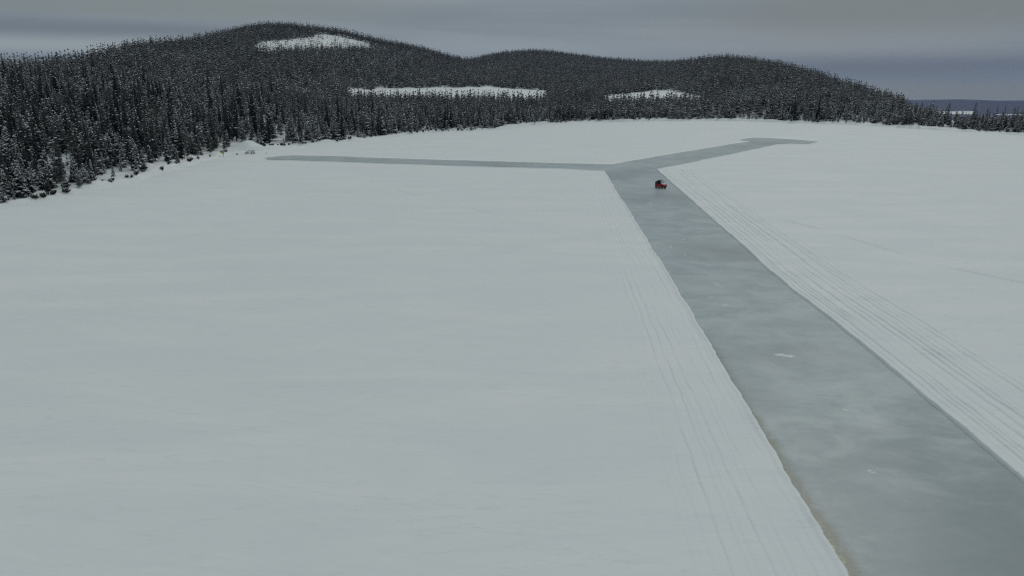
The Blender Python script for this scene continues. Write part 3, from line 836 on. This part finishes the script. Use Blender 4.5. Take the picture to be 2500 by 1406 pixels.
for sy in (-1, 1):
    bm = bmesh.new()
    profile(bm, [(.34, .62), (.46, .84), (.74, .92), (1.06, .84), (1.22, .64), (1.15, .60), (1.02, .75), (.74, .81), (.52, .75), (.42, .58)], sy * .60, sy * .76)
    bm_obj('fender', bm, M_RED, car, bevel=.02)
    bm = bmesh.new()
    profile(bm, [(-1.16, .62), (-1.04, .84), (-.76, .90), (-.48, .84), (-.34, .58), (-.42, .56), (-.54, .74), (-.76, .79), (-.98, .74), (-1.09, .58)], sy * .62, sy * .76)
    bm_obj('fender', bm, M_RED, car, bevel=.02)
    bm = bmesh.new(); q = bmesh.ops.create_uvsphere(bm, u_segments=16, v_segments=8, radius=.085)
    bmesh.ops.transform(bm, matrix=Matrix.Translation((1.235, sy * .42, .74)) @ Matrix.Diagonal((.5, 1.25, .8, 1)), verts=q['verts'])
    bm_obj('headlight', bm, M_LENS, car, smooth=True)
    for x in (.76, -.76):
        w = empty('wheel', (x, sy * .60, .30)); w.parent = car
        bm = bmesh.new()
        n_ = 28; rings = [(.11, .19), (.13, .25), (.10, .298), (0, .305), (-.10, .298), (-.13, .25), (-.11, .19)]
        vs = [[bm.verts.new((math.cos(2 * math.pi * i / n_) * r_, yy, math.sin(2 * math.pi * i / n_) * (r_ + (.006 if i % 2 and r_ > .29 else 0)))) for i in range(n_)] for yy, r_ in rings]
        for a, c in zip(vs[:-1], vs[1:]):
            for i in range(n_): bm.faces.new((a[i], a[(i + 1) % n_], c[(i + 1) % n_], c[i]))
        for i in range(n_): bm.faces.new((vs[-1][i], vs[-1][(i + 1) % n_], vs[0][(i + 1) % n_], vs[0][i]))
        bm_obj('tyre', bm, M_TYRE, w)
        bm = bmesh.new(); q = bmesh.ops.create_cone(bm, cap_ends=True, segments=20, radius1=.185, radius2=.185, depth=.14)
        bmesh.ops.rotate(bm, cent=(0, 0, 0), matrix=Matrix.Rotation(R(90), 3, 'X'), verts=q['verts'])
        for k in range(5): box(bm, math.cos(k * 1.257) * .10, sy * .075, math.sin(k * 1.257) * .10, .15, .02, .045, -k * 1.257)
        bm_obj('rim', bm, M_RIM, w)
bm = bmesh.new()
tube(bm, [(1.28, -.36, .42), (1.30, -.30, .60), (1.30, .30, .60), (1.28, .36, .42)], .03); box(bm, 1.24, 0, .43, .08, .80, .10)
bm_obj('front_bumper', bm, M_BLACK, car, bevel=.008)
bm = bmesh.new(); box(bm, 0, 0, .34, 2.1, .62, .14)
tube(bm, [(.76, -.5, .30), (.76, .5, .30)], .04); tube(bm, [(-.76, -.5, .30), (-.76, .5, .30)], .04)
bm_obj('chassis', bm, M_BLACK, car, bevel=.01)
# open black cab: hoops, roof, rear panel
bm = bmesh.new()
for sy in (-1, 1):
    tube(bm, [(.44, sy * .56, .86), (.16, sy * .54, 1.70), (-.60, sy * .54, 1.72), (-.66, sy * .58, .84)], .036)
tube(bm, [(.16, -.54, 1.70), (.16, .54, 1.70)], .036); tube(bm, [(-.60, -.54, 1.72), (-.60, .54, 1.72)], .036)
tube(bm, [(-.63, -.55, 1.2), (-.63, .55, 1.2)], .03); tube(bm, [(.44, -.56, .90), (.44, .56, .90)], .036)
bm_obj('roll_cage', bm, M_BLACK, car)
bm = bmesh.new(); box(bm, -.22, 0, 1.76, .90, 1.20, .07, R(-1.5), taper=.94)
bm_obj('roof', bm, M_BLACK, car, bevel=.02)
bm = bmesh.new(); box(bm, -.61, 0, 1.34, .03, 1.04, .74, R(3)); bm_obj('rear_panel', bm, M_BLACK, car, bevel=.008)
for sy in (-1, 1):
    bm = bmesh.new(); profile(bm, [(-.60, 1.0), (-.28, .92), (-.34, 1.68), (-.57, 1.68)], sy * .545, sy * .565); bm_obj('side_panel', bm, M_BLACK, car)
bm = bmesh.new(); box(bm, .29, 0, 1.32, .012, .98, .66, R(-20)); bm_obj('windscreen', bm, M_GLASS, car)
for sy in (-.26, .26):
    bm = bmesh.new(); box(bm, -.14, sy, .92, .46, .46, .14); box(bm, -.38, sy, 1.22, .13, .46, .62, R(-10))
    bm_obj('seat', bm, M_GREY if sy > 0 else M_BLACK, car, bevel=.04)
bm = bmesh.new(); box(bm, .34, 0, 1.0, .16, 1.1, .22, R(-12)); bm_obj('dashboard', bm, M_BLACK, car, bevel=.02)
bm = bmesh.new()
tube(bm, [(.30, .26, 1.04), (.14, .26, 1.12)], .018)
c0 = Vector((.13, .26, 1.12)); rot_ = Matrix.Rotation(R(-60), 3, 'Y')
rg_ = [c0 + rot_ @ Vector((math.cos(i * math.pi / 8) * .17, math.sin(i * math.pi / 8) * .17, 0)) for i in range(17)]
tube(bm, rg_, .016, 6); tube(bm, [rg_[0], rg_[8]], .012, 6); tube(bm, [rg_[4], rg_[12]], .012, 6)
bm_obj('steering_wheel', bm, M_BLACK, car)
# cargo bed at the back with a black box that sticks out on the near side
bm = bmesh.new()
box(bm, -.90, 0, 1.03, .62, 1.14, .05); box(bm, -1.20, 0, 1.13, .04, 1.14, .26); box(bm, -.66, 0, 1.12, .035, 1.14, .22)
for sy in (-1, 1): box(bm, -.92, sy * .56, 1.13, .52, .035, .24)
bm_obj('cargo_bed', bm, M_BLACK, car, bevel=.008)
bm = bmesh.new(); box(bm, -.93, -.05, 1.25, .44, .98, .38, taper=.95); box(bm, -.93, -.05, 1.46, .47, 1.0, .05)
box(bm, -.925, -.55, 1.36, .06, .02, .08); box(bm, -.925, .45, 1.36, .06, .02, .08)
cb = bm_obj('cargo_box', bm, M_BLACK, None, bevel=.02); cb.location = car.location; cb.rotation_euler = car.rotation_euler
tag(cb, 'black lidded cargo box in the back bed of the red vehicle', 'cargo box')
# long-handled scraper standing in the front corner of the cab
sv = empty('snow_shovel', car.location, 0); sv.rotation_euler = car.rotation_euler
bm = bmesh.new(); tube(bm, [(.62, .40, 1.03), (.78, .62, 1.80)], .026); bm_obj('handle', bm, M_BLACK, sv)
bm = bmesh.new(); box(bm, .785, .625, 1.82, .05, .36, .18, R(12), R(28)); bm_obj('blade', bm, M_BLACK, sv, bevel=.006)
tag(sv, 'dark long-handled shovel leaning upright at the hood of the red vehicle', 'shovel')

# ------------------------------------------------------------------ small things on the shore
def at_land(px, py):
    z = 0.0
    for _ in range(8):
        x, y = ground(px, py, z); z = max(0.0, float(land(np.array([x]), np.array([y]))[0]))
    return x, y, z
M_YEL = mat_plain('yellow_paint', (0.42, 0.38, 0.015), 0.5, 0.12)
x, y = ground(546, 383); z = max(0, float(land(np.array([x]), np.array([y]))[0]))
sg = empty('marker_sign', (x, y, z), R(15)); tag(sg, 'small yellow marker board on a post under the dark spruces left of the snow mound', 'sign')
bm = bmesh.new(); box(bm, 0, 0, .75, .07, .07, 1.7); bm_obj('post', bm, M_BARK, sg, bevel=.01)
bm = bmesh.new(); box(bm, 0, -.052, 1.25, .52, .03, .80); bm_obj('panel', bm, M_YEL, sg, bevel=.01)
# brush heap at the foot of the bare mound
rb = random.Random(8); bm = bmesh.new()
for _ in range(46):
    a = rb.uniform(0, 6.28); c = Vector((rb.uniform(-1.4, 1.4), rb.uniform(-.7, .7), rb.uniform(.05, 1.1) * (1 if _ % 3 else .5)))
    d = Vector((math.cos(a), math.sin(a), rb.uniform(-.5, .8))) * rb.uniform(.4, 1.1)
    tube(bm, [c - d * .5, c + d * .5], rb.uniform(.025, .06), 5)
x, y, z = at_land(611, 376)
o = bm_obj('brush_pile', bm, M_TWIG); o.location = (x, y, max(z, 0) - .03)
tag(o, 'low heap of cut brown branches lying at the foot of the bare snow mound', 'brush pile')
x, y, z = at_land(650, 377)
bm = bmesh.new(); tube(bm, [(0, 0, -.2), (.03, 0, .5), (.09, .02, .78)], .045, 6); tube(bm, [(.03, 0, .45), (-.13, .03, .62)], .025, 5)
o = bm_obj('stake', bm, M_BARK); o.location = (x, y, max(z, 0)); tag(o, 'lone dark forked stake in the snow above the left tip of the ice', 'stake')
M_BLUE = mat_plain('blue_tarp', (0.08, 0.13, 0.18), 0.5, 0.2)
x, y, z = at_land(579, 378)
bm = bmesh.new(); q = bmesh.ops.create_icosphere(bm, subdivisions=3, radius=.5)
for v in bm.verts:
    k = 1 + .25 * (rb.random() - .5); v.co = Vector((v.co.x * .8 * k, v.co.y * .5 * k, max(v.co.z, -.2) * .55 * k + .08))
o = bm_obj('bundle', bm, M_BLUE, smooth=True); o.location = (x, y, max(z, 0)); tag(o, 'small blue-grey bundle lying on the snow left of the brush heap', 'bundle')

# ------------------------------------------------------------------ overcast sky, sun, haze, camera
SUN_EL, SUN_AZ = R(38), R(25)          # azimuth clockwise from the view direction
w = bpy.data.worlds.new('World'); scene.world = w; w.use_nodes = True
t = NT(w.node_tree)
out = t.n('ShaderNodeOutputWorld'); bg = t.n('ShaderNodeBackground'); bg.inputs['Strength'].default_value = 0.1
t.l(bg.outputs[0], out.inputs[0])
sky = t.n('ShaderNodeTexSky'); sky.sky_type = 'NISHITA'; sky.sun_disc = False
sky.sun_elevation = SUN_EL; sky.sun_rotation = SUN_AZ; sky.air_density = 1.0; sky.dust_density = 2.0
d = t.n('ShaderNodeTexCoord').outputs['Generated']
sx = t.n('ShaderNodeSeparateXYZ'); t.l(d, sx.inputs[0])
x_, z_ = sx.outputs[0], sx.outputs[2]
def gauss(v, c, s):
    u = t.math('DIVIDE', t.math('SUBTRACT', v, c), s)
    return t.math('EXPONENT', t.math('MULTIPLY', t.math('MULTIPLY', u, u), -1.0))
# stratus: long flat sheets near the horizon
warp = t.noise(t.mapping(d, (2.2, 2.2, 5)), 1.0, 3, 0.5)
zw = t.math('ADD', z_, t.math('MULTIPLY', t.math('SUBTRACT', warp, 0.5), 0.009))
comb = t.n('ShaderNodeCombineXYZ'); t.l(t.math('MULTIPLY', x_, 1.6), comb.inputs[0]); t.l(t.math('MULTIPLY', sx.outputs[1], 1.0), comb.inputs[1]); t.l(t.math('MULTIPLY', zw, 24.0), comb.inputs[2])
bands = t.noise(comb.outputs[0], 1.3, 5, 0.5, 0.3)
f = t.ramp(bands, 0.32, 0.68)
c = t.mix(f, (1.68, 2.10, 2.48), (2.26, 2.64, 2.90))
# darker blue sheets and lighter breaks where the photo has them
left = t.ramp(x_, -0.24, -0.40); right = t.ramp(x_, 0.10, 0.42)
def sheet(c, g, m, k, col): return t.mix(t.math('MULTIPLY', t.math('MULTIPLY', g, m), k, clamp=True), c, col)
c = sheet(c, t.ramp(zw, 0.060, 0.076), t.ramp(x_, 0.02, -0.35), 0.8, (2.10, 2.36, 2.34))
c = sheet(c, gauss(zw, 0.0540, 0.0090), left, 0.9, (1.56, 1.84, 2.14))
c = sheet(c, gauss(zw, 0.0345, 0.0095), left, 1.0, (3.0, 3.40, 3.52))
c = sheet(c, t.ramp(zw, 0.030, 0.075), right, 0.95, (1.64, 1.90, 2.00))
c = sheet(c, gauss(zw, 0.012, 0.013), right, 0.9, (1.36, 1.60, 1.90))
c = sheet(c, gauss(zw, -0.017, 0.012), right, 0.9, (2.02, 2.22, 2.24))
c = sheet(c, gauss(zw, 0.034, 0.014), gauss(x_, -0.02, 0.20), 0.85, (2.62, 3.10, 3.42))
# the cloud deck is thinner and brighter overhead
over = t.ramp(z_, 0.10, 0.85)
c = t.mix(over, c, (3.75, 4.12, 4.20))
add = t.n('ShaderNodeMix'); add.data_type = 'RGBA'; add.blend_type = 'ADD'; add.inputs[0].default_value = 0.03
t.l(c, add.inputs[6]); t.l(sky.outputs[0], add.inputs[7]); t.l(add.outputs[2], bg.inputs['Color'])

sd = bpy.data.lights.new('sun', 'SUN'); sd.energy = 0.6; sd.angle = R(14); sd.color = (1.0, 0.97, 0.92)
so = bpy.data.objects.new('sun', sd); COL.objects.link(so)
dirv = Vector((math.sin(SUN_AZ) * math.cos(SUN_EL), math.cos(SUN_AZ) * math.cos(SUN_EL), math.sin(SUN_EL)))
so.rotation_euler = dirv.to_track_quat('Z', 'Y').to_euler(); so.location = (0, 0, 200)

m = bpy.data.materials.new('winter_air'); m.use_nodes = True; t = NT(m.node_tree)
out = t.n('ShaderNodeOutputMaterial'); v = t.n('ShaderNodeVolumePrincipled')
v.inputs['Color'].default_value = (.24, .48, 1.0, 1); v.inputs['Density'].default_value = 3.8e-5; v.inputs['Anisotropy'].default_value = 0.0
t.l(v.outputs[0], out.inputs['Volume'])
bm = bmesh.new(); bmesh.ops.create_cube(bm, size=1.0)
bmesh.ops.transform(bm, matrix=Matrix.Translation((0, 3900, -90)) @ Matrix.Diagonal((21000, 9600, 620, 1)), verts=bm.verts)
me = bpy.data.meshes.new('haze'); bm.to_mesh(me); bm.free(); me.materials.append(m)
tag(link(bpy.data.objects.new('haze', me)), kind='stuff')

cd = bpy.data.cameras.new('camera'); cd.sensor_width = 36.0; cd.lens = FPX / 2500.0 * 36.0; cd.clip_start = 0.5; cd.clip_end = 30000
co = bpy.data.objects.new('camera', cd); COL.objects.link(co)
co.location = (0, 0, CAM_H); co.rotation_euler = (math.pi / 2 - PITCH, 0, 0)
scene.camera = co
scene.view_settings.view_transform = 'Standard'; scene.view_settings.look = 'None'
scene.view_settings.exposure = 0.03; scene.view_settings.gamma = 1.0
scene.cycles.max_bounces = 6; scene.cycles.diffuse_bounces = 3; scene.cycles.volume_bounces = 0
scene.cycles.use_denoising = False
scene.cycles.pixel_filter_type = 'BLACKMAN_HARRIS'; scene.cycles.filter_width = 1.05
